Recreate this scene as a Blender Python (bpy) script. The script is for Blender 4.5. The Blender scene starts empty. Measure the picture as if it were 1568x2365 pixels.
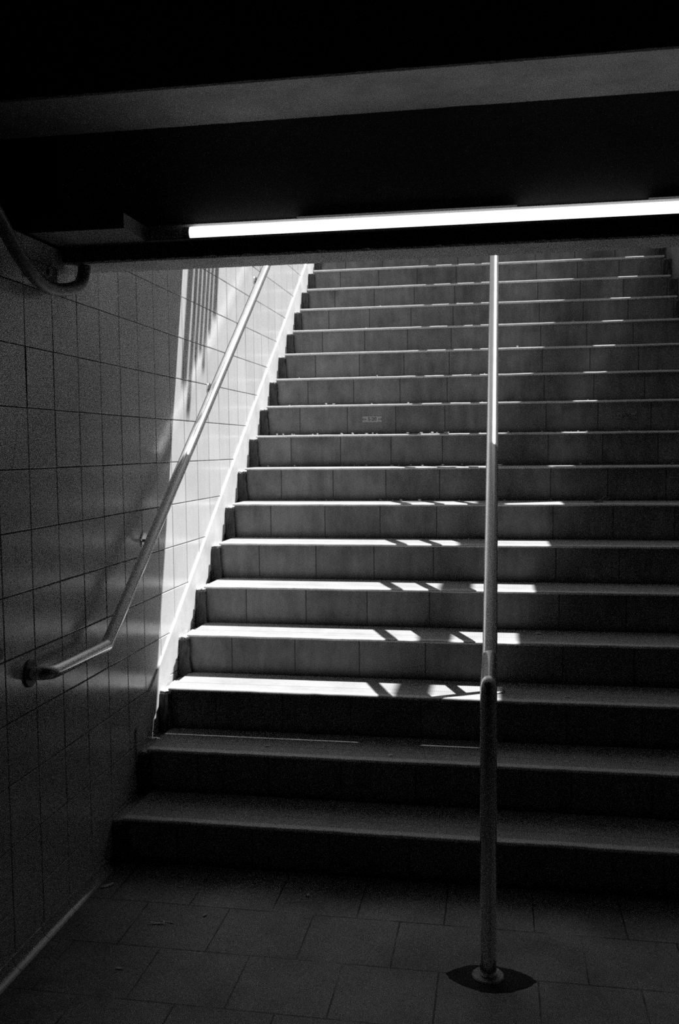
import bpy, bmesh, math, random
from mathutils import Vector, Matrix
random.seed(7)
sc = bpy.context.scene
COL = sc.collection

# ------------------------------------------------------------------ dimensions (metres)
LIP = .371         # sun line of the street slab lip (y - KY*z)
W = 2.63            # stair width, left wall at x=0
H_ = 0.18           # riser
D_ = 0.24922        # tread
NST = 18            # number of risers
ZS = NST * H_       # street level
YTOP = (NST - 1) * D_
STRIP = 0.055       # painted end block beside each riser
KX, KY = 0.43, 0.245  # sun slope
RAILM = 0.742

# ------------------------------------------------------------------ materials
def nt(name):
    m = bpy.data.materials.new(name); m.use_nodes = True
    t = m.node_tree; b = t.nodes['Principled BSDF']
    return m, t, b
def N(t, kind, **kw):
    n = t.nodes.new(kind)
    for k, v in kw.items(): setattr(n, k, v)
    return n
def L(t, a, b): t.links.new(a, b)
def g(v): return (v, v, v, 1)
def mathn(t, op, a, b=None, c=None):
    n = N(t, 'ShaderNodeMath', operation=op)
    for i, x in enumerate((a, b, c)):
        if x is None: continue
        if isinstance(x, (int, float)): n.inputs[i].default_value = x
        else: L(t, x, n.inputs[i])
    return n.outputs[0]
def pos(t):
    return N(t, 'ShaderNodeNewGeometry').outputs['Position']
def sep(t, v):
    n = N(t, 'ShaderNodeSeparateXYZ'); L(t, v, n.inputs[0]); return n.outputs
def noise(t, vec, scale, detail=4, rough=.6, stretch=None):
    if stretch:
        mp = N(t, 'ShaderNodeMapping'); mp.inputs['Scale'].default_value = stretch
        L(t, vec, mp.inputs['Vector']); vec = mp.outputs[0]
    n = N(t, 'ShaderNodeTexNoise'); n.inputs['Scale'].default_value = scale
    n.inputs['Detail'].default_value = detail; n.inputs['Roughness'].default_value = rough
    L(t, vec, n.inputs['Vector']); return n.outputs['Fac']
def ramp(t, fac, stops):
    r = N(t, 'ShaderNodeValToRGB'); e = r.color_ramp.elements
    while len(e) < len(stops): e.new(.5)
    for el, (p, v) in zip(e, stops): el.position = p; el.color = g(v)
    L(t, fac, r.inputs[0]); return r.outputs[0]
def bump(t, b, height, strength=.3, dist=.002):
    n = N(t, 'ShaderNodeBump'); n.inputs['Strength'].default_value = strength
    n.inputs['Distance'].default_value = dist
    L(t, height, n.inputs['Height']); L(t, n.outputs[0], b.inputs['Normal'])

def plain(name, v, rough=.7, metal=0., var=.25, scale=6., bmp=0., bscale=60., spec=.5):
    m, t, b = nt(name)
    p = pos(t)
    c = ramp(t, noise(t, p, scale), [(.25, v * (1 - var)), (.75, v * (1 + var))])
    L(t, c, b.inputs['Base Color'])
    b.inputs['Roughness'].default_value = rough; b.inputs['Metallic'].default_value = metal
    b.inputs['Specular IOR Level'].default_value = spec
    if bmp: bump(t, b, noise(t, p, bscale), bmp)
    return m

def tile_mat():
    m, t, b = nt('glazed wall tile')
    p = pos(t); s = sep(t, p)
    iy = mathn(t, 'FLOOR', mathn(t, 'DIVIDE', mathn(t, 'SUBTRACT', s[1], .0316), .179))
    iz = mathn(t, 'FLOOR', mathn(t, 'DIVIDE', mathn(t, 'ADD', s[2], .012), .1876))
    cmb = N(t, 'ShaderNodeCombineXYZ'); L(t, iy, cmb.inputs[0]); L(t, iz, cmb.inputs[1])
    wn = N(t, 'ShaderNodeTexWhiteNoise', noise_dimensions='3D'); L(t, cmb.outputs[0], wn.inputs['Vector'])
    base = mathn(t, 'MULTIPLY_ADD', wn.outputs['Value'], .06, .62)
    mott = mathn(t, 'MULTIPLY_ADD', noise(t, p, 5., 5), .16, -.08)
    streak = mathn(t, 'MULTIPLY_ADD', noise(t, p, 3., 4, .6, (1, 9, .8)), .12, -.06)
    v = mathn(t, 'ADD', mathn(t, 'ADD', base, mott), streak)
    # leak stain running down below the drain pipe
    dy = mathn(t, 'ABSOLUTE', mathn(t, 'ADD', s[1], .262))
    wy = mathn(t, 'SUBTRACT', 1., mathn(t, 'MULTIPLY', dy, 16.))
    wz = mathn(t, 'MULTIPLY', mathn(t, 'SUBTRACT', s[2], 1.88), 5.)
    st = N(t, 'ShaderNodeClamp'); L(t, mathn(t, 'MULTIPLY', mathn(t, 'MULTIPLY', wy, wz), noise(t, p, 8., 4, .6, (1, 12, 1.))), st.inputs[0])
    pos_y = N(t, 'ShaderNodeClamp'); L(t, wy, pos_y.inputs[0])
    pz = N(t, 'ShaderNodeClamp'); L(t, wz, pz.inputs[0])
    stain = mathn(t, 'MULTIPLY', mathn(t, 'MULTIPLY', pos_y.outputs[0], pz.outputs[0]), mathn(t, 'MULTIPLY', noise(t, p, 6., 4, .6, (1, 10, .6)), 2.2))
    sc_ = N(t, 'ShaderNodeClamp'); L(t, stain, sc_.inputs[0])
    v = mathn(t, 'MULTIPLY', v, mathn(t, 'SUBTRACT', 1., mathn(t, 'MULTIPLY', sc_.outputs[0], .75)))
    # an old crack across one tile and one opened joint
    tt_ = mathn(t, 'DIVIDE', mathn(t, 'SUBTRACT', 1.664, s[2]), .181)
    def inside(x, lo, hi): return mathn(t, 'MULTIPLY', mathn(t, 'GREATER_THAN', x, lo), mathn(t, 'LESS_THAN', x, hi))
    cy_ = mathn(t, 'MULTIPLY_ADD', mathn(t, 'POWER', mathn(t, 'MAXIMUM', tt_, 0.), 1.6), -.044, -.565)
    wob = mathn(t, 'MULTIPLY_ADD', noise(t, p, 40.), .006, -.003)
    crack = mathn(t, 'MULTIPLY', inside(tt_, 0., 1.), mathn(t, 'LESS_THAN', mathn(t, 'ABSOLUTE', mathn(t, 'SUBTRACT', mathn(t, 'ADD', s[1], wob), cy_)), .0022))
    gap = mathn(t, 'MULTIPLY', inside(s[2], 1.725, 1.862), mathn(t, 'LESS_THAN', mathn(t, 'ABSOLUTE', mathn(t, 'ADD', s[1], .5055)), .0048))
    v = mathn(t, 'MULTIPLY', v, mathn(t, 'SUBTRACT', 1., mathn(t, 'MULTIPLY', mathn(t, 'MAXIMUM', crack, gap), .93)))
    L(t, v, b.inputs['Base Color'])
    rr = mathn(t, 'MULTIPLY_ADD', noise(t, p, 9., 5),  .18, .12)
    L(t, rr, b.inputs['Roughness'])
    b.inputs['Specular IOR Level'].default_value = .65
    bump(t, b, noise(t, p, 14., 3), .12, .004)
    return m

def riser_mat():
    m, t, b = nt('riser tile')
    p = pos(t); s = sep(t, p)
    fx = mathn(t, 'DIVIDE', mathn(t, 'SUBTRACT', s[0], .2515), .2885)
    fr = mathn(t, 'FRACT', fx)
    e = mathn(t, 'MINIMUM', fr, mathn(t, 'SUBTRACT', 1., fr))
    wob = mathn(t, 'MULTIPLY', noise(t, p, 25.), .008)
    joint = mathn(t, 'LESS_THAN', mathn(t, 'ADD', e, mathn(t, 'MULTIPLY', wob, -1.)), .0048)
    cmb = N(t, 'ShaderNodeCombineXYZ'); L(t, mathn(t, 'FLOOR', fx), cmb.inputs[0])
    L(t, mathn(t, 'FLOOR', mathn(t, 'DIVIDE', s[2], H_)), cmb.inputs[1])
    wn = N(t, 'ShaderNodeTexWhiteNoise', noise_dimensions='3D'); L(t, cmb.outputs[0], wn.inputs['Vector'])
    v = mathn(t, 'MULTIPLY_ADD', wn.outputs['Value'], .045, .14)
    v = mathn(t, 'ADD', v, mathn(t, 'MULTIPLY_ADD', noise(t, p, 8., 5), .22, -.11))
    v = mathn(t, 'ADD', v, mathn(t, 'MULTIPLY_ADD', noise(t, p, 14., 4, .6, (1.6, 1, .35)), .18, -.09))
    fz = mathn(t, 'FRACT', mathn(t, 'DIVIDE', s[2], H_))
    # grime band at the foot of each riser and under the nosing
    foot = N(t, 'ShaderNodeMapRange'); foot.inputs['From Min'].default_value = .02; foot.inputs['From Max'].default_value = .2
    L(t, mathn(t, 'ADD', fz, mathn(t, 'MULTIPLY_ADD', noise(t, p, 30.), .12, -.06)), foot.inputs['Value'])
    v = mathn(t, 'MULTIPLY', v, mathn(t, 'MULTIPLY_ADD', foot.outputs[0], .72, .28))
    mx = N(t, 'ShaderNodeMix', data_type='FLOAT'); L(t, joint, mx.inputs[0]); L(t, v, mx.inputs[2]); mx.inputs[3].default_value = .03
    L(t, mx.outputs[0], b.inputs['Base Color'])
    b.inputs['Roughness'].default_value = .6
    bump(t, b, noise(t, p, 60.), .15)
    return m

def tread_mat():
    m, t, b = nt('worn tread plate')
    p = pos(t); s = sep(t, p)
    v = mathn(t, 'MULTIPLY_ADD', noise(t, p, 7., 6, .65), .26, .275)
    v = mathn(t, 'ADD', v, mathn(t, 'MULTIPLY_ADD', noise(t, p, 90., 2), .10, -.05))
    # two long grooves parallel to the nosing
    fy = mathn(t, 'FRACT', mathn(t, 'DIVIDE', s[1], D_))
    gr = mathn(t, 'LESS_THAN', mathn(t, 'ABSOLUTE', mathn(t, 'SUBTRACT', fy, .42)), .009)
    v = mathn(t, 'MULTIPLY', v, mathn(t, 'MULTIPLY_ADD', gr, -.45, 1.))
    L(t, v, b.inputs['Base Color'])
    b.inputs['Roughness'].default_value = .55
    b.inputs['Specular IOR Level'].default_value = .4
    # raised diamond pattern
    a1 = mathn(t, 'SINE', mathn(t, 'MULTIPLY', mathn(t, 'ADD', s[0], s[1]), 380.))
    a2 = mathn(t, 'SINE', mathn(t, 'MULTIPLY', mathn(t, 'SUBTRACT', s[0], s[1]), 380.))
    bump(t, b, mathn(t, 'MULTIPLY', a1, a2), .35, .0015)
    return m

def floor_mat():
    m, t, b = nt('floor tile')
    p = pos(t); s = sep(t, p)
    row = mathn(t, 'DIVIDE', mathn(t, 'SUBTRACT', s[1], -.25), .27)
    ri = mathn(t, 'FLOOR', row)
    off = mathn(t, 'MULTIPLY', mathn(t, 'MODULO', mathn(t, 'ABSOLUTE', ri), 2.), .5)
    fx = mathn(t, 'SUBTRACT', mathn(t, 'DIVIDE', mathn(t, 'SUBTRACT', s[0], .395), .287), off)
    def edge(f, w, size):
        fr = mathn(t, 'FRACT', f)
        return mathn(t, 'LESS_THAN', mathn(t, 'MULTIPLY', mathn(t, 'MINIMUM', fr, mathn(t, 'SUBTRACT', 1., fr)), size), w)
    j = mathn(t, 'MAXIMUM', edge(fx, .0026, .287), edge(row, .0026, .27))
    j = mathn(t, 'MULTIPLY', j, ramp(t, noise(t, p, 4.5, 3), [(.38, .25), (.55, 1.)]))
    cmb = N(t, 'ShaderNodeCombineXYZ'); L(t, mathn(t, 'FLOOR', fx), cmb.inputs[0]); L(t, ri, cmb.inputs[1])
    wn = N(t, 'ShaderNodeTexWhiteNoise', noise_dimensions='3D'); L(t, cmb.outputs[0], wn.inputs['Vector'])
    v = mathn(t, 'MULTIPLY_ADD', wn.outputs['Value'], .05, .29)
    v = mathn(t, 'ADD', v, mathn(t, 'MULTIPLY_ADD', noise(t, p, 2.6, 6, .6), .62, -.28))
    v = mathn(t, 'ADD', v, mathn(t, 'MULTIPLY_ADD', noise(t, p, 40., 3), .10, -.05))
    # trodden-in dirt: a ragged band along the left wall and a few blotches
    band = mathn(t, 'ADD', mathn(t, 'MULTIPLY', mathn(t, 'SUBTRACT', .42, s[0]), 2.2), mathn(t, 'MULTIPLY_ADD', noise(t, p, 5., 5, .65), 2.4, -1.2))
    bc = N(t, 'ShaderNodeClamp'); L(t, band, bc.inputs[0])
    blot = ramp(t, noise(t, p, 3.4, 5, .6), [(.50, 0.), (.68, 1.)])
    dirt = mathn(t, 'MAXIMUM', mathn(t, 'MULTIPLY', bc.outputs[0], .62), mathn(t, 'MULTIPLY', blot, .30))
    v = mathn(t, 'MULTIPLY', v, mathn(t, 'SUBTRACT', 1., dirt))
    mx = N(t, 'ShaderNodeMix', data_type='FLOAT'); L(t, j, mx.inputs[0]); L(t, v, mx.inputs[2]); mx.inputs[3].default_value = .035
    L(t, mx.outputs[0], b.inputs['Base Color'])
    b.inputs['Roughness'].default_value = .55
    bump(t, b, mathn(t, 'SUBTRACT', noise(t, p, 50.), mathn(t, 'MULTIPLY', j, 2.)), .2, .003)
    return m

def metal_mat(name, v=.80, rough=.24):
    m, t, b = nt(name)
    p = pos(t)
    L(t, ramp(t, noise(t, p, 12., 3), [(.3, v * .95), (.7, v * 1.05)]), b.inputs['Base Color'])
    b.inputs['Metallic'].default_value = .96
    L(t, mathn(t, 'MULTIPLY_ADD', noise(t, p, 10., 2), .06, rough - .03), b.inputs['Roughness'])
    return m

M = {}
M['tile'] = tile_mat()
M['grout'] = plain('dark grout', .14, .9)
M['riser'] = riser_mat()
M['tread'] = tread_mat()
M['nosing'] = plain('worn metal nosing', .66, .45, .0, .15, 25.)
M['gutter'] = plain('pale stair gutter', .42, .7, 0, .3, 12., .3)
M['block'] = plain('dark painted end block', .045, .6, 0, .5, 14., .4)
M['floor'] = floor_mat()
M['metal'] = metal_mat('brushed steel tube')
M['darkmetal'] = plain('dirty steel', .12, .5, .5, .4, 20.)
M['collar'] = plain('pale collar', .5, .6, 0, .3, 30.)
M['mortar'] = plain('dark patching mortar', .035, .9, 0, .4, 20., .5)
M['concrete'] = plain('grey painted concrete', .50, .8, 0, .25, 7., .35, 80.)
M['dusty'] = plain('sooty ceiling paint', .16, .85, 0, .3, 5., .3)
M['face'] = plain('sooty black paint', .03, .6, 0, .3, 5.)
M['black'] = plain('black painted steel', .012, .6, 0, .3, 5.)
M['skirt'] = plain('smooth cement skirting', .62, .55, 0, .15, 9., .2)
M['cove'] = plain('glazed cove tile', .42, .14, 0, .2, 6., spec=1.)
M['side'] = plain('right wall plaster', .16, .8, 0, .3, 5.)
M['back'] = plain('dark passage end', .03, .8)
M['street'] = plain('street paving', .22, .9, 0, .2, 3.)
M['skyblock'] = plain('dark facade', .06, .8, 0, .2, 1.)
M['pipe'] = plain('sooty pipe', .11, .45, .3, .5, 25., .3)
M['leaf'] = plain('dry leaf', .68, .7, 0, .4, 40.)
M['grit'] = plain('light grit', .5, .9, 0, .3, 60.)
M['plate'] = plain('number plate enamel', .36, .5, 0, .2, 60.)
M['plate_dark'] = plain('darker number plate', .20, .6, 0, .5, 60.)  # darker, more mottled version of the plate enamel
M['ink'] = plain('dark plate ink', .03, .6)
M['backplate'] = plain('grey enamelled lamp back', .65, .5, 0, .1, 5.)
M['housing'] = plain('white lamp housing', .6, .5, 0, .1, 5.)
mt, tt, bb = nt('glowing lamp tube')
bb.inputs['Base Color'].default_value = g(.9)
bb.inputs['Emission Color'].default_value = g(1); bb.inputs['Emission Strength'].default_value = 1.8
M['tube'] = mt

# ------------------------------------------------------------------ mesh helpers
def obj(name, bm, mat, parent=None, smooth=False):
    me = bpy.data.meshes.new(name); bm.normal_update(); bm.to_mesh(me); bm.free()
    o = bpy.data.objects.new(name, me); COL.objects.link(o)
    for m in (mat if isinstance(mat, (list, tuple)) else [mat]): me.materials.append(m)
    if parent: 
        o.parent = parent
        o.matrix_parent_inverse = Matrix.Translation(-Vector(parent.location))
    if smooth:
        for p in me.polygons: p.use_smooth = True
    return o
def empty(name, loc):
    o = bpy.data.objects.new(name, None); COL.objects.link(o); o.location = loc; o.empty_display_size = .1
    return o
def tag(o, label=None, cat=None, group=None, kind=None):
    if label: o['label'] = label
    if cat: o['category'] = cat
    if group: o['group'] = group
    if kind: o['kind'] = kind
    return o
def box(bm, x0, x1, y0, y1, z0, z1, bev=0., mi=0, seg=2):
    vs = [bm.verts.new((x, y, z)) for x in (x0, x1) for y in (y0, y1) for z in (z0, z1)]
    fs = [(0, 1, 3, 2), (4, 6, 7, 5), (0, 4, 5, 1), (2, 3, 7, 6), (0, 2, 6, 4), (1, 5, 7, 3)]
    fl = [bm.faces.new([vs[i] for i in f]) for f in fs]
    for f in fl: f.material_index = mi
    if bev:
        es = set(e for f in fl for e in f.edges)
        bmesh.ops.bevel(bm, geom=list(es), offset=bev, segments=seg, affect='EDGES', profile=.5)
    return fl
def prism(bm, pts, axis, a0, a1, bev=0., mi=0, seg=2):
    """pts: 2D outline; extruded along axis (0=x,1=y,2=z)."""
    def P(p, a):
        if axis == 0: return (a, p[0], p[1])
        if axis == 1: return (p[0], a, p[1])
        return (p[0], p[1], a)
    A = [bm.verts.new(P(p, a0)) for p in pts]; B = [bm.verts.new(P(p, a1)) for p in pts]
    n = len(pts); fl = [bm.faces.new(A), bm.faces.new(B)]
    for i in range(n): fl.append(bm.faces.new((A[i], A[(i + 1) % n], B[(i + 1) % n], B[i])))
    bmesh.ops.recalc_face_normals(bm, faces=fl)
    for f in fl: f.material_index = mi
    if bev:
        es = set(e for f in fl for e in f.edges)
        bmesh.ops.bevel(bm, geom=list(es), offset=bev, segments=seg, affect='EDGES', profile=.5)
    return fl
def smooth_path(pts, rad, n=8):
    """round the corners of a polyline with small arcs; rad per inner point."""
    pts = [Vector(p) for p in pts]; out = [pts[0]]
    for i in range(1, len(pts) - 1):
        r = rad[i - 1] if isinstance(rad, (list, tuple)) else rad
        a, b_, c = pts[i - 1], pts[i], pts[i + 1]
        d1 = (a - b_).normalized(); d2 = (c - b_).normalized()
        if r <= 1e-4: out.append(b_); continue
        p, q = b_ + d1 * r, b_ + d2 * r
        for k in range(n + 1):
            t = k / n
            out.append(p * (1 - t) ** 2 + b_ * 2 * t * (1 - t) + q * t * t)
    out.append(pts[-1]); return out
def tube(bm, path, r, seg=24, cap=True):
    path = [Vector(p) for p in path]; n = len(path); rings = []
    tan = []
    for i in range(n):
        if i == 0: t = path[1] - path[0]
        elif i == n - 1: t = path[-1] - path[-2]
        else: t = (path[i + 1] - path[i]).normalized() + (path[i] - path[i - 1]).normalized()
        tan.append(t.normalized())
    up = Vector((0, 0, 1)) if abs(tan[0].z) < .9 else Vector((1, 0, 0))
    nrm = (up - tan[0] * up.dot(tan[0])).normalized()
    for i in range(n):
        nrm = (nrm - tan[i] * nrm.dot(tan[i])).normalized()
        bi = tan[i].cross(nrm)
        k = 1.
        ring = []
        if 0 < i < n - 1:
            d1 = (path[i] - path[i - 1]).normalized(); d2 = (path[i + 1] - path[i]).normalized()
            ca = max(.3, math.cos(d1.angle(d2, 0) / 2)); ax = (d2 - d1)
            ax = ax.normalized() if ax.length > 1e-5 else None
        else: ca, ax = 1, None
        for s in range(seg):
            a = 2 * math.pi * s / seg
            off = (nrm * math.cos(a) + bi * math.sin(a)) * r
            if ax is not None and ca < .999: off += ax * off.dot(ax) * (1 / ca - 1)
            ring.append(bm.verts.new(path[i] + off))
        rings.append(ring)
    for i in range(n - 1):
        for s in range(seg):
            bm.faces.new((rings[i][s], rings[i][(s + 1) % seg], rings[i + 1][(s + 1) % seg], rings[i + 1][s]))
    if cap:
        bm.faces.new(list(reversed(rings[0]))); bm.faces.new(rings[-1])
def disc(bm, c, axis, r, th, seg=28, bev=.003):
    c = Vector(c); ax = Vector(axis).normalized()
    rot = Vector((0, 0, 1)).rotation_difference(ax).to_matrix().to_4x4()
    prof = [(r, 0), (r, th - bev), (r - bev, th)]
    rings = []
    for (rr, z) in prof:
        rings.append([bm.verts.new(c + (rot @ Vector((rr * math.cos(2 * math.pi * s / seg), rr * math.sin(2 * math.pi * s / seg), z)))) for s in range(seg)])
    for i in range(len(rings) - 1):
        for s in range(seg):
            bm.faces.new((rings[i][s], rings[i][(s + 1) % seg], rings[i + 1][(s + 1) % seg], rings[i + 1][s]))
    bm.faces.new(list(reversed(rings[0]))); bm.faces.new(rings[-1])
def BM(): return bmesh.new()
def struct(name, bm, mat, smooth=False):
    return tag(obj(name, bm, mat, None, smooth), kind='structure')
def autosmooth(o, ang=40):
    me = o.data
    for p in me.polygons: p.use_smooth = True
    me.set_sharp_from_angle(angle=math.radians(ang))
    return o

# ------------------------------------------------------------------ left wall: real tiles over a grout bed
bm = BM()
box(bm, -.3, -.0035, -6.2, -.24, -.05, 2.205, mi=1)
box(bm, -.3, -.0035, -.24, YTOP + .6, -.05, ZS, mi=1)
box(bm, -.36, -.3, -6.2, -.24, -.05, ZS, mi=2)
for f in bm.faces:
    if f.calc_center_median().z > 2.2 and f.calc_center_median().y < -.2399: f.material_index = 2
y = .0316 - .179 * 30
rnd = random.Random(3)
rows = int(ZS / .1876) + 1
cols = int((YTOP + .6 + 5.4) / .179) + 1
for k in range(-1, rows):
    for j in range(cols):
        y0 = .0316 - .179 * 30 + .179 * j; z0 = -.012 + .1876 * k
        y1, z1 = y0 + .179, min(z0 + .1876, ZS)
        z0 = max(z0, -.04)
        if z1 - z0 < .02 or y1 > YTOP + .6: continue
        if z1 < .722 * y0 - .35: continue
        if y1 < -.13:
            if z0 > 2.15: continue
            z1 = min(z1, 2.205)
        gp = .0015 + rnd.random() * .0007
        f = box(bm, -.006, 0, y0 + gp, y1 - gp, z0 + gp, z1 - gp)
        vs = list(set(v for q in f for v in q.verts))
        tx, ty = rnd.gauss(0, .004), rnd.gauss(0, .004)
        for v in vs:
            if v.co.x > -.001: v.co.x += tx * (v.co.y - (y0 + y1) / 2) + ty * (v.co.z - (z0 + z1) / 2) + .0002
        es = [e for e in f[1].edges]
        bmesh.ops.bevel(bm, geom=es, offset=.0018, segments=2, affect='EDGES', profile=.5)
wall_left = struct('wall_left', bm, [M['tile'], M['grout'], M['black']])

# sloping cement skirting that follows the stairs up the left wall
bm = BM()
ys0, ys1 = .262, YTOP + .1
def sk(y): return .722 * y + .18 + .068
prism(bm, [(ys0, .30), (ys1, sk(ys1) - .45), (ys1, sk(ys1)), (ys0, sk(ys0))], 0, -.003, .008, .0025)
struct('baseboard_left', bm, M['skirt'])

# glazed cove at the foot of the left wall in the passage
bm = BM()
pts = [(-.001, -.001), (.034, -.001)]
for k in range(9):
    a = k / 8 * math.pi / 2
    pts.append((.034 - .030 * math.sin(a) * 1. , .036 - .034 * math.cos(a)))
pts.append((-.001, .04))
y = -5.0
while y < -.09:
    y2 = min(y + .179, -.04)
    prism(bm, pts, 1, y + .0012, y2 - .0012)
    y = y2
autosmooth(struct('baseboard_passage', bm, M['cove']), 50)

# ------------------------------------------------------------------ right wall, back wall, floor, ceiling
bm = BM(); box(bm, W, W + .3, -6.2, YTOP + 1.2, -.05, ZS); struct('wall_right', bm, M['side'])
bm = BM(); box(bm, -.25, W + .3, -6.4, -6.2, -.05, ZS); struct('wall_back', bm, M['back'])
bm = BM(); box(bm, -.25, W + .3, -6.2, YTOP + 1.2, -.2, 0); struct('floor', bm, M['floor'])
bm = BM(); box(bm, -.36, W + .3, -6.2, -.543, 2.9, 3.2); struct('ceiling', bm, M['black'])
# stepped-down ceiling towards the stair: upper bulkhead, lower bulkhead with lamp recess, lintel
def rough_box(bm, x0, x1, y0, y1, z0, z1, amp, n=220, mi=0, seed=1):
    """box along x whose two lower long edges are crumbled"""
    r = random.Random(seed); prev = None
    rows_ = []
    def wv(): return r.gauss(0, 1)
    sm = [0, 0, 0]
    for i in range(n + 1):
        x = x0 + (x1 - x0) * i / n
        sm = [s * .55 + wv() * .45 for s in sm]
        c = [(y0, z1), (y0, z0 + .004 + abs(sm[0]) * amp * .5), (y0 + .004 + abs(sm[0]) * amp * .5, z0), (y1 - .004 - abs(sm[1]) * amp, z0), (y1, z0 + .004 + abs(sm[2]) * amp), (y1, z1)]
        rows_.append([bm.verts.new((x, a, b_)) for a, b_ in c])
    for a, b_ in zip(rows_, rows_[1:]):
        for k in range(6): bm.faces.new((a[k], a[(k + 1) % 6], b_[(k + 1) % 6], b_[k])).material_index = (1 if k in (0,) else mi)
    bm.faces.new(list(reversed(rows_[0]))); bm.faces.new(rows_[-1])
    bmesh.ops.recalc_face_normals(bm, faces=bm.faces[:])
ZC, YC = 2.578, -.543
bm = BM()
rough_box(bm, -.3, W + .2, YC, -.235, ZC, ZS, .003, 200, 0, 5)
for f in bm.faces:
    if abs(f.normal.y) > .9: f.material_index = 1
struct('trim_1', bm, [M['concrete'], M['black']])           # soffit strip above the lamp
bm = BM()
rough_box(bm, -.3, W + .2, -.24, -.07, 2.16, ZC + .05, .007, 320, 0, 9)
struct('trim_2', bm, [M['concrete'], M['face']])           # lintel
# boxed duct along the lintel, from the left wall to the lamp
RX0 = .305
bm = BM(); box(bm, -.2995, RX0, -.45, -.2402, 2.2155, 2.262, .001)
for f in bm.faces:
    if f.calc_center_median().y < -.445: f.material_index = 1
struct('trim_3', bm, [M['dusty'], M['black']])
# street slab above the lintel whose lip shades the lowest steps
bm = BM(); box(bm, -.25, W + .3, -.07, LIP + KY * 2.9, 2.9, ZS); struct('trim_4', bm, M['concrete'])

# ------------------------------------------------------------------ fluorescent lamp on the lintel face
lamp = tag(empty('fluorescent_lamp', (1.45, -.2402, 2.22)), 'long glowing fluorescent tube along the dark lintel above the stairs', 'lamp')
bm = BM()
box(bm, RX0 + .004, 2.60, -.246, -.2404, 2.2145, 2.268, .001)
obj('back_plate', bm, M['backplate'], lamp)
bm = BM()
box(bm, RX0 + .004, 2.60, -.292, -.2404, 2.2110, 2.2140, .001)
obj('lower_lip', bm, M['black'], lamp)
for x0, x1 in ((RX0 + .004, .42), (.80, 1.48), (1.86, 2.60)):  # hood pieces added so upward glow escapes only through two gaps
    bm = BM(); box(bm, x0, x1, -.266, -.2404, 2.2682, 2.2692, .0002)
    obj('glow_hood', bm, M['black'], lamp)
bm = BM()
tube(bm, [(.455, -.268, 2.2345), (2.50, -.268, 2.2345)], .019, 20)
autosmooth(obj('lamp_tube', bm, M['tube'], lamp))
for x0, x1 in ((.430, .456), (2.499, 2.53)):
    bm = BM(); tube(bm, [(x0, -.268, 2.2345), (x1, -.268, 2.2345)], .0185, 20)
    autosmooth(obj('end_cap', bm, M['collar'], lamp))

# ------------------------------------------------------------------ staircase
stairs = tag(empty('staircase', (W / 2, 0, 0)), 'broad concrete staircase with tiled risers climbing into daylight', 'staircase')
OV = .035
for i in range(1, NST + 1):
    yn, zt = (i - 1) * D_, i * H_
    last = (i == NST)
    # riser
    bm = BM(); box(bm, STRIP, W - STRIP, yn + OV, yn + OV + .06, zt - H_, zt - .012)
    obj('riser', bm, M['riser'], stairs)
    # tread slab
    yb = yn + D_ + OV if not last else yn + 1.1
    bm = BM(); box(bm, STRIP, W - STRIP, yn + .0342, yb, zt - .0117, zt - .0003)
    obj('tread', bm, M['tread'], stairs)
    # rounded nosing with slight wear
    bm = BM()
    r = .0075; pr = [(yn + .034, zt)]
    for k in range(7):
        a = math.pi / 2 + k / 6 * math.pi / 2
        pr.append((yn + r + r * math.cos(a), zt - r + r * math.sin(a)))
    pr += [(yn + .001, zt - .0105), (yn + .004, zt - .0115), (yn + .034, zt - .0115)]
    nx = 150; rr = random.Random(100 + i); w1 = 0; ringp = None
    for q in range(nx + 1):
        x = STRIP + (W - 2 * STRIP) * q / nx
        w1 = w1 * .8 + rr.gauss(0, .0005)
        ring = [bm.verts.new((x, a + (w1 * .6 if a < yn + .02 else 0), b_ + (w1 * .5 if a < yn + .02 else 0))) for a, b_ in pr]
        if ringp:
            for s in range(len(pr)): bm.faces.new((ringp[s], ring[s], ring[(s + 1) % len(pr)], ringp[(s + 1) % len(pr)]))
        else: bm.faces.new(list(reversed(ring)))
        ringp = ring
    bm.faces.new(ringp)
    bmesh.ops.recalc_face_normals(bm, faces=bm.faces[:])
    autosmooth(obj('nosing', bm, M['nosing'], stairs), 50)
    # dark end blocks with pale gutter tops at both walls
    for x0, x1 in ((0.0092 if i > 2 else .003, STRIP), (W - STRIP, W - .0005)):
        bm = BM()
        rr = random.Random(i * 3 + int(x0 > 1))
        xi = x1 if x0 < 1 else x0
        box(bm, x0, x1, yn + .016, yn + OV + .05, zt - H_ - .02 if i > 1 else 0., zt - .030)
        bmesh.ops.subdivide_edges(bm, edges=bm.edges[:], cuts=5, use_grid_fill=True)
        for v in bm.verts:
            if v.co.y < yn + .03: v.co.y += rr.gauss(0, .0018)
            if abs(v.co.x - xi) < 1e-5: v.co.x += rr.gauss(0, .0022) + (.010 * max(0, (zt - .06 - v.co.z)) / H_) * (1 if x0 < 1 else -1)
        obj('end_block', bm, M['block'], stairs)
        bm = BM()
        yb2 = yn + D_ + .03 if not last else yn + 1.1
        box(bm, x0, x1 - .0003, yn + .030, yb2, zt - .030, zt - .019)
        bmesh.ops.subdivide_edges(bm, edges=bm.edges[:], cuts=6, use_grid_fill=True)
        for v in bm.verts:
            if v.co.y < yn + .032: v.co.y += rr.gauss(0, .003) - .002
            if v.co.z > zt - .0195: v.co.z += rr.gauss(0, .0012)
        obj('gutter', bm, M['gutter'], stairs)
# closing wall behind the flight
bm = BM(); box(bm, -.25, W + .3, YTOP + 1.1, YTOP + 1.2, 0, ZS - .19); struct('wall_front', bm, M['side'])

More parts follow.
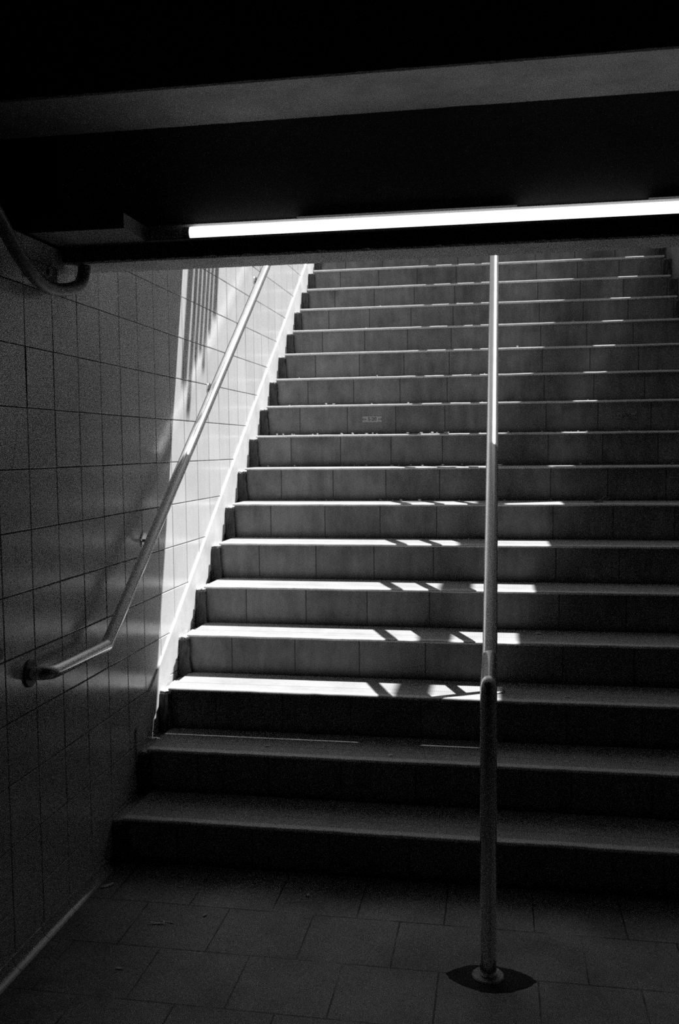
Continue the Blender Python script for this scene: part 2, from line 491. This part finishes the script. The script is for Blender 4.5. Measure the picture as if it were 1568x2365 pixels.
# ------------------------------------------------------------------ number plates on the ninth-tenth riser
def plate(cx, cz, yy, mat, label):
    t = tag(empty('number_plate', (cx, yy, cz)), label, 'number plate', 'number plates on one riser')
    bm = BM(); w, h = .058, .0175; n_ = .008
    prof = [(-w, -h), (w, -h), (w, -h * .35), (w - n_, -h * .35), (w - n_, h * .35), (w, h * .35), (w, h), (-w, h), (-w, h * .35), (-w + n_, h * .35), (-w + n_, -h * .35), (-w, -h * .35)]
    prism(bm, [(cx + a, cz + b_) for a, b_ in prof], 1, yy - .003, yy + .001)
    obj('plate', bm, mat, t)
    for s in (-1, 1):
        bm = BM(); disc(bm, (cx + s * (w - .017), yy - .003, cz), (0, -1, 0), .004, .0015, 12, .0005)
        obj('screw', bm, M['darkmetal'], t)
    cu = bpy.data.curves.new('lettering', 'FONT'); cu.body = 'S-20'; cu.size = .029; cu.align_x = 'CENTER'; cu.align_y = 'CENTER'; cu.extrude = .0004
    tmp = bpy.data.objects.new('tmp', cu); me = bpy.data.meshes.new_from_object(tmp); bpy.data.objects.remove(tmp); bpy.data.curves.remove(cu)
    me.name = 'lettering'; me.materials.clear(); me.materials.append(M['ink'])
    o = bpy.data.objects.new('lettering', me); COL.objects.link(o)
    o.parent = t; o.location = (0, -.0036, 0); o.rotation_euler = (math.pi / 2, 0, 0)
    return t
yr = 9 * D_ + OV
plate(.689, 1.713, yr, M['plate'], 'small pale number plate on the riser, left of the central handrail')
plate(2.137, 1.713, yr, M['plate_dark'], 'small darker number plate on the shaded riser, right of the central handrail')

# ------------------------------------------------------------------ wall handrail (left)
RO, RR = .067, .0215
rail = tag(empty('wall_handrail', (RO, -.545, .859)), 'steel handrail climbing the left wall, lower end turned into the tiles', 'handrail')
yt = YTOP - .2
pz = lambda y: .859 + RAILM * (y + .127)
bm = BM()
tube(bm, smooth_path([(.006, -.545, .859), (RO - .004, -.535, .859), (RO, -.44, .859), (RO, -.127, .859)], [.03, .04]), RR)
autosmooth(obj('end_return', bm, M['metal'], rail), 40)
bm = BM()
tube(bm, [(RO, -.1275, .859), (RO, -.1265, .8595), (RO, yt, pz(yt))], RR)
autosmooth(obj('tube', bm, M['metal'], rail), 40)
bm = BM(); disc(bm, (0.0006, -.545, .859), (1, 0, 0), .043, .007); autosmooth(obj('wall_flange', bm, M['darkmetal'], rail))
for yb in (.40, 1.30, 2.23, 3.15):
    z = pz(yb)
    bm = BM()
    tube(bm, smooth_path([(.004, yb, z - .075), (RO * .8, yb, z - .075), (RO, yb, z - RR + .004)], [.03]), .0065, 12)
    autosmooth(obj('bracket_arm', bm, M['darkmetal'], rail))
    bm = BM(); disc(bm, (.0006, yb, z - .075), (1, 0, 0), .034, .006); autosmooth(obj('bracket_plate', bm, M['metal'], rail))
# small round plate just at the edge of the frame
bm = BM(); disc(bm, (.0012, -.728, .960), (1, 0, 0), .021, .010, 24, .003)
tag(autosmooth(obj('wall_plate', bm, M['darkmetal'])), 'small round metal plate on the tiles at the left edge of the frame', 'wall plate')

# ------------------------------------------------------------------ central handrail
PX, PY, PR_ = 1.40, -.519, .0242
cr = tag(empty('central_handrail', (PX, PY, 0)), 'steel central handrail on posts dividing the stairs', 'handrail')
cz = lambda y: .862 + RAILM * (y + .15)
yt2 = 16.4 * D_
bm = BM()
tube(bm, smooth_path([(PX, PY, .004), (PX, PY, .862), (PX, -.150, .862)], [.03], 10), PR_, 28)
autosmooth(obj('front_post', bm, M['metal'], cr), 40)
bm = BM(); tube(bm, [(PX, -.1505, .862), (PX, -.1495, .8625), (PX, yt2, cz(yt2))], PR_, 28)
autosmooth(obj('top_rail', bm, M['metal'], cr), 40)
bm = BM(); disc(bm, (PX, PY, .0005), (0, 0, 1), .047, .006); autosmooth(obj('floor_collar', bm, M['collar'], cr))
for n_ in (3, 8, 13):
    yp = (n_ - 1) * D_ + .135; zb = n_ * H_
    bm = BM(); tube(bm, [(PX, yp, zb + .003), (PX, yp, cz(yp) - .01)], .019, 20)
    autosmooth(obj('post', bm, M['metal'], cr), 40)
    bm = BM(); disc(bm, (PX + .005, yp, zb + .0003), (0, 0, 1), .048, .009); autosmooth(obj('base_flange', bm, M['metal'], cr))
for dz in (.32, .635):
    y0_ = 2 * D_ + .135
    bm = BM(); tube(bm, [(PX, y0_, cz(y0_) - dz), (PX, yt2, cz(yt2) - dz)], .0215, 20)
    autosmooth(obj('guard_rail', bm, M['metal'], cr), 40)

# dark mortar patch around the foot of the front post
bm = BM()
pts = []
for k in range(40):
    a = 2 * math.pi * k / 40
    u = math.cos(a); v = math.sin(a)
    sx = .135 if u > 0 else .125
    w = (abs(v) ** 1.6) * (1 if v > 0 else -1)
    pts.append((PX + .003 + sx * u + random.gauss(0, .0016), PY - .006 + (.075 if w < 0 else .062) * w + random.gauss(0, .0016)))
prism(bm, pts, 2, -.002, .0012)
tag(obj('mortar_patch', bm, M['mortar']), 'dark lens-shaped mortar patch around the foot of the post', 'patch')

# ------------------------------------------------------------------ drain pipe at the upper left
dp = tag(empty('drain_pipe', (.06, -.32, 2.05)), 'curved grimy drain pipe hanging under the ceiling at upper left', 'pipe')
bm = BM()
path = [(.055, -1.52, 2.895), (.055, -1.36, 2.62), (.06, -1.0, 2.36), (.06, -.80, 2.235), (.06, -.688, 2.150), (.06, -.631, 2.108), (.06, -.546, 2.064), (.06, -.45, 2.046), (.06, -.33, 2.062), (.06, -.235, 2.098), (.06, -.20, 2.17)]
def spline(P, n=10):
    P = [Vector(p) for p in P]; out = []
    for i in range(len(P) - 1):
        p0 = P[max(0, i - 1)]; p1 = P[i]; p2 = P[i + 1]; p3 = P[min(len(P) - 1, i + 2)]
        for k in range(n):
            t = k / n
            out.append(.5 * ((2 * p1) + (p2 - p0) * t + (2 * p0 - 5 * p1 + 4 * p2 - p3) * t * t + (3 * p1 - p0 - 3 * p2 + p3) * t ** 3))
    out.append(P[-1]); return out
tube(bm, spline(path), .021, 22)
autosmooth(obj('bent_tube', bm, M['pipe'], dp), 60)
bm = BM(); box(bm, .001, .012, -.50, -.30, 2.075, 2.135, .004); obj('clamp_plate', bm, M['pipe'], dp)
for yy, zz in ((-.46, 2.10), (-.36, 2.112)):
    bm = BM(); disc(bm, (.012, yy, zz), (1, 0, 0), .011, .008, 14, .002); autosmooth(obj('bolt', bm, M['housing'], dp))

# ------------------------------------------------------------------ litter: leaves, scraps, grit
def leaf(x, y, z, rz, l, w, label, curl=.3, mat='leaf', group=None, name='leaf'):
    bm = BM(); n = 8; up, dn = [], []
    for k in range(n + 1):
        t = k / n; xx = (t - .5) * l
        ww = w * math.sin(math.pi * min(1, t * .92 + .04)) ** .8 * .5 + .0003
        zz = .0008 + curl * l * (t - .5) ** 2
        up.append(((xx, ww, zz + curl * ww)), ); dn.append((xx, -ww, zz + curl * ww * .6))
    for th in (0,):
        top = [[bm.verts.new((a[0], a[1], a[2] + .0006)) for a in row] for row in (up, [(p[0], 0, .0008 + curl * l * ((p[0] / l)) ** 2) for p in up], dn)]
        bot = [[bm.verts.new((v.co.x, v.co.y, v.co.z - .0006)) for v in row] for row in top]
        for r_ in range(2):
            for k in range(n):
                bm.faces.new((top[r_][k], top[r_ + 1][k], top[r_ + 1][k + 1], top[r_][k + 1]))
                bm.faces.new((bot[r_][k], bot[r_][k + 1], bot[r_ + 1][k + 1], bot[r_ + 1][k]))
        for k in range(n):
            bm.faces.new((top[0][k], top[0][k + 1], bot[0][k + 1], bot[0][k]))
            bm.faces.new((top[2][k], bot[2][k], bot[2][k + 1], top[2][k + 1]))
        for e in (0, n):
            for r_ in range(2):
                bm.faces.new((top[r_][e], bot[r_][e], bot[r_ + 1][e], top[r_ + 1][e]))
    bmesh.ops.recalc_face_normals(bm, faces=bm.faces[:])
    o = obj(name, bm, M[mat], None, True); o.location = (x, y, z); o.rotation_euler = (0, 0, rz)
    tag(o, label, name.replace('_', ' '), group)
    return o
leaf(.062, -.165, 0, .9, .052, .014, 'pale leaf in the corner between left wall and lowest riser', .35, group='leaves on the passage floor')
leaf(.335, -.385, 0, .15, .06, .008, 'thin curled leaf lying on a dark stain on the floor tiles', .5, group='leaves on the passage floor')
leaf(.36, -.37, 0, -.2, .05, .006, 'thin straight leaf beside the curled one on the dark stain', .1, group='leaves on the passage floor')
leaf(.47, -.31, 0, 1.2, .022, .009, 'tiny pale leaf standing upright on a floor tile left of centre', .6, group='leaves on the passage floor')
leaf(.315, -.65, 0, .1, .026, .008, 'small leaf on the floor nearest the bottom left of the picture', .5, group='leaves on the passage floor')
leaf(.78, -.125, 0, 2.0, .024, .011, 'small leaf on the floor in front of the lowest riser', .5, group='leaves on the passage floor')
leaf(.32, -.13, 0, .1, .03, .007, 'flat leaf on the floor near the lowest riser, left part', .2, group='leaves on the passage floor')
leaf(1.60, 3 * D_ + .19, 4 * H_, .3, .026, .02, 'round pale scrap on the shaded tread right of the central handrail', .6, group='scraps on the treads', name='scrap')
leaf(1.075, 2 * D_ + .19, 3 * H_, .5, .04, .006, 'thin pale scrap between the sun patches on the third tread', .2, group='scraps on the treads', name='scrap')
leaf(1.70, 2 * D_ + .08, 3 * H_, -.4, .025, .012, 'small scrap near the nosing right of the central handrail', .4, group='scraps on the treads', name='scrap')
leaf(.52, 1 * D_ + .10, 2 * H_, .3, .022, .009, 'small curled scrap on the dim second tread, left half', .5, group='scraps on the treads', name='scrap')
leaf(1.02, 1 * D_ + .06, 2 * H_, .1, .018, .01, 'tiny scrap near the nosing of the dim second tread', .4, group='scraps on the treads', name='scrap')
# twig
bm = BM()
tx, ty, tz = 1.93, 6 * D_ + .12, 7 * H_
tube(bm, [(tx - .025, ty, tz + .004), (tx, ty + .004, tz + .012), (tx + .028, ty - .003, tz + .034)], .0022, 8)
tube(bm, [(tx - .002, ty + .004, tz + .011), (tx + .03, ty + .008, tz + .014), (tx + .05, ty + .008, tz + .022)], .0016, 8)
tube(bm, [(tx - .03, ty + .004, tz + .003), (tx + .012, ty - .004, tz + .004)], .0035, 8)
tag(obj('twig', bm, M['darkmetal']), 'dark forked twig lying on a shaded tread right of the central handrail', 'twig')
# grit: uncountable crumbs at the back of the treads
bm = BM(); rg = random.Random(21)
for n_ in range(6, 15):
    for q in range({7: 16, 8: 30, 9: 40, 10: 12}.get(n_, 5)):
        s = min(.0065, abs(rg.gauss(0, .0028)) + .0016)
        x = rg.uniform(.12, 2.4) if rg.random() < .5 else rg.gauss(.95, .25)
        if not .1 < x < 2.5: continue
        yb = (n_ - 1) * D_ + (D_ + OV - .006 - s * 2.8) - abs(rg.gauss(0, .03)) if n_ < 9 else (n_ - 1) * D_ + abs(rg.gauss(.04, .05))
        z = n_ * H_ + s * .8 + .0020
        m4 = Matrix.Translation((x, yb, z)) @ Matrix.Rotation(rg.uniform(0, 6), 4, 'Z') @ Matrix.Diagonal((s * rg.uniform(.8, 2.2), s, s * rg.uniform(.35, .75), 1))
        r_ = bmesh.ops.create_icosphere(bm, subdivisions=1, radius=1, matrix=m4)
        for v in r_['verts']: v.co += Vector((rg.gauss(0, .0006), rg.gauss(0, .0006), rg.gauss(0, .0004)))
tag(obj('grit', bm, M['grit']), 'light crumbs and grit scattered along the treads', 'grit', kind='stuff')

# ------------------------------------------------------------------ street level around the opening
bm = BM()
def slab(x0, x1, y0, y1): box(bm, x0, x1, y0, y1, ZS - .18, ZS)
slab(-8, -.25, -9, 14); slab(W + .3, 10, -9, 14); slab(-.25, W + .3, YTOP + 1.1, 14); 
box(bm, -.25, W + .3, -9, -.24, ZS, ZS + .02)
struct('ground', bm, M['street'])
# dark facade added out of view to keep sky light off the risers
bm = BM(); box(bm, -9, 11, -8, -3.2, ZS + .03, 22); struct('wall_skyblock', bm, M['skyblock'])
# low kerb and railing along the right side of the opening
bm = BM(); box(bm, W, W + .12, -.24, YTOP + .9, ZS, 3.33); struct('trim_5', bm, M['concrete'])
fx = W + .05
fence = tag(empty('street_railing', (fx, 1.5, 3.33)), 'dark railing on the kerb along the right side of the stairwell', 'railing')
bm = BM(); box(bm, fx - .025, fx + .025, -.2, 5.0, 4.14, 4.385, .004); obj('top_board', bm, M['black'], fence)
bm = BM(); box(bm, fx - .02, fx + .02, 2.25, 5.0, 3.78, 4.16, .004); obj('lower_board', bm, M['black'], fence)
for y_ in (-.1, 2.27, 4.9):
    bm = BM(); box(bm, fx - .025, fx + .025, y_ - .025, y_ + .025, 3.33, 4.2, .003); obj('post', bm, M['black'], fence)

# slatted canopy added out of view to streak the upper left wall with shade
CZ = 4.6
gr = tag(empty('slatted_occluder', (-.4, 1.75, ZS)), 'slatted steel canopy added out of view to streak the left wall with shade', 'occluder')
for yc, wd, xe in ((1.607, .075, 1.19), (1.690, .050, 1.25), (1.752, .044, 1.14), (1.812, .044, 1.12), (1.872, .044, 1.15), (1.932, .044, 1.07), (2.000, .062, 1.03)):
    bm = BM(); box(bm, -.42, xe, yc - wd / 2, yc + wd / 2, CZ, CZ + .012, .002)
    obj('slat', bm, M['black'], gr)
for yb in (1.62, 1.98):
    bm = BM(); box(bm, -.42, -.36, yb - .03, yb + .03, ZS + .0005, CZ - .0005, .003)
    obj('post', bm, M['black'], gr)
for xb in (-.39, -.05):
    bm = BM(); box(bm, xb - .02, xb + .02, 1.56, 2.04, CZ + .0125, CZ + .05, .002)
    obj('bearer', bm, M['black'], gr)

# ------------------------------------------------------------------ light
w = bpy.data.worlds.new('World'); sc.world = w; w.use_nodes = True
bgn = w.node_tree.nodes['Background']; bgn.inputs[0].default_value = g(1); bgn.inputs[1].default_value = .31
sun = bpy.data.lights.new('sun', 'SUN'); sun.energy = 8.3; sun.angle = math.radians(.53)
so = bpy.data.objects.new('sun', sun); COL.objects.link(so); so.location = (3, 3, 8)
so.rotation_euler = Vector((-KX, -KY, -1)).to_track_quat('-Z', 'Y').to_euler()

# ------------------------------------------------------------------ camera
cam = bpy.data.cameras.new('camera'); co = bpy.data.objects.new('camera', cam); COL.objects.link(co)
R = Matrix(((.98525, -.17109, -.00230), (.17083, .98280, .06983), (-.00969, -.06919, .99756)))
CA, CB, CC = CAMROT = (0.17181, -0.06925, 0.00963)
ca, sa, cb, sb, c_, s_ = math.cos(CA), math.sin(CA), math.cos(CB), math.sin(CB), math.cos(CC), math.sin(CC)
Rz = Matrix(((ca, -sa, 0), (sa, ca, 0), (0, 0, 1))); Rx = Matrix(((1, 0, 0), (0, cb, -sb), (0, sb, cb))); Ry = Matrix(((c_, 0, s_), (0, 1, 0), (-s_, 0, c_)))
R = Rz @ Rx @ Ry
ex, ey, ez = R.col[0], R.col[1], R.col[2]
mw = Matrix.Identity(4)
for r_ in range(3):
    mw[r_][0] = ex[r_]; mw[r_][1] = ez[r_]; mw[r_][2] = -ey[r_]
mw.translation = Vector((1.4263, -3.1351, 1.5432))
co.matrix_world = mw
cam.sensor_fit = 'VERTICAL'; cam.sensor_height = 36; cam.lens = 2120.108 * 36 / 2365; cam.clip_start = .05
sc.camera = co

vs = sc.view_settings
sc.display_settings.display_device = 'sRGB'
vs.view_transform = 'Standard'; vs.look = 'None'; vs.exposure = 0; vs.gamma = 1; vs.use_curve_mapping = False
cy = sc.cycles
cy.use_denoising = False; cy.max_bounces = 10; cy.diffuse_bounces = 6; cy.glossy_bounces = 4
cy.filter_width = 2.4; cy.sample_clamp_indirect = 2.5; cy.caustics_reflective = False; cy.caustics_refractive = False
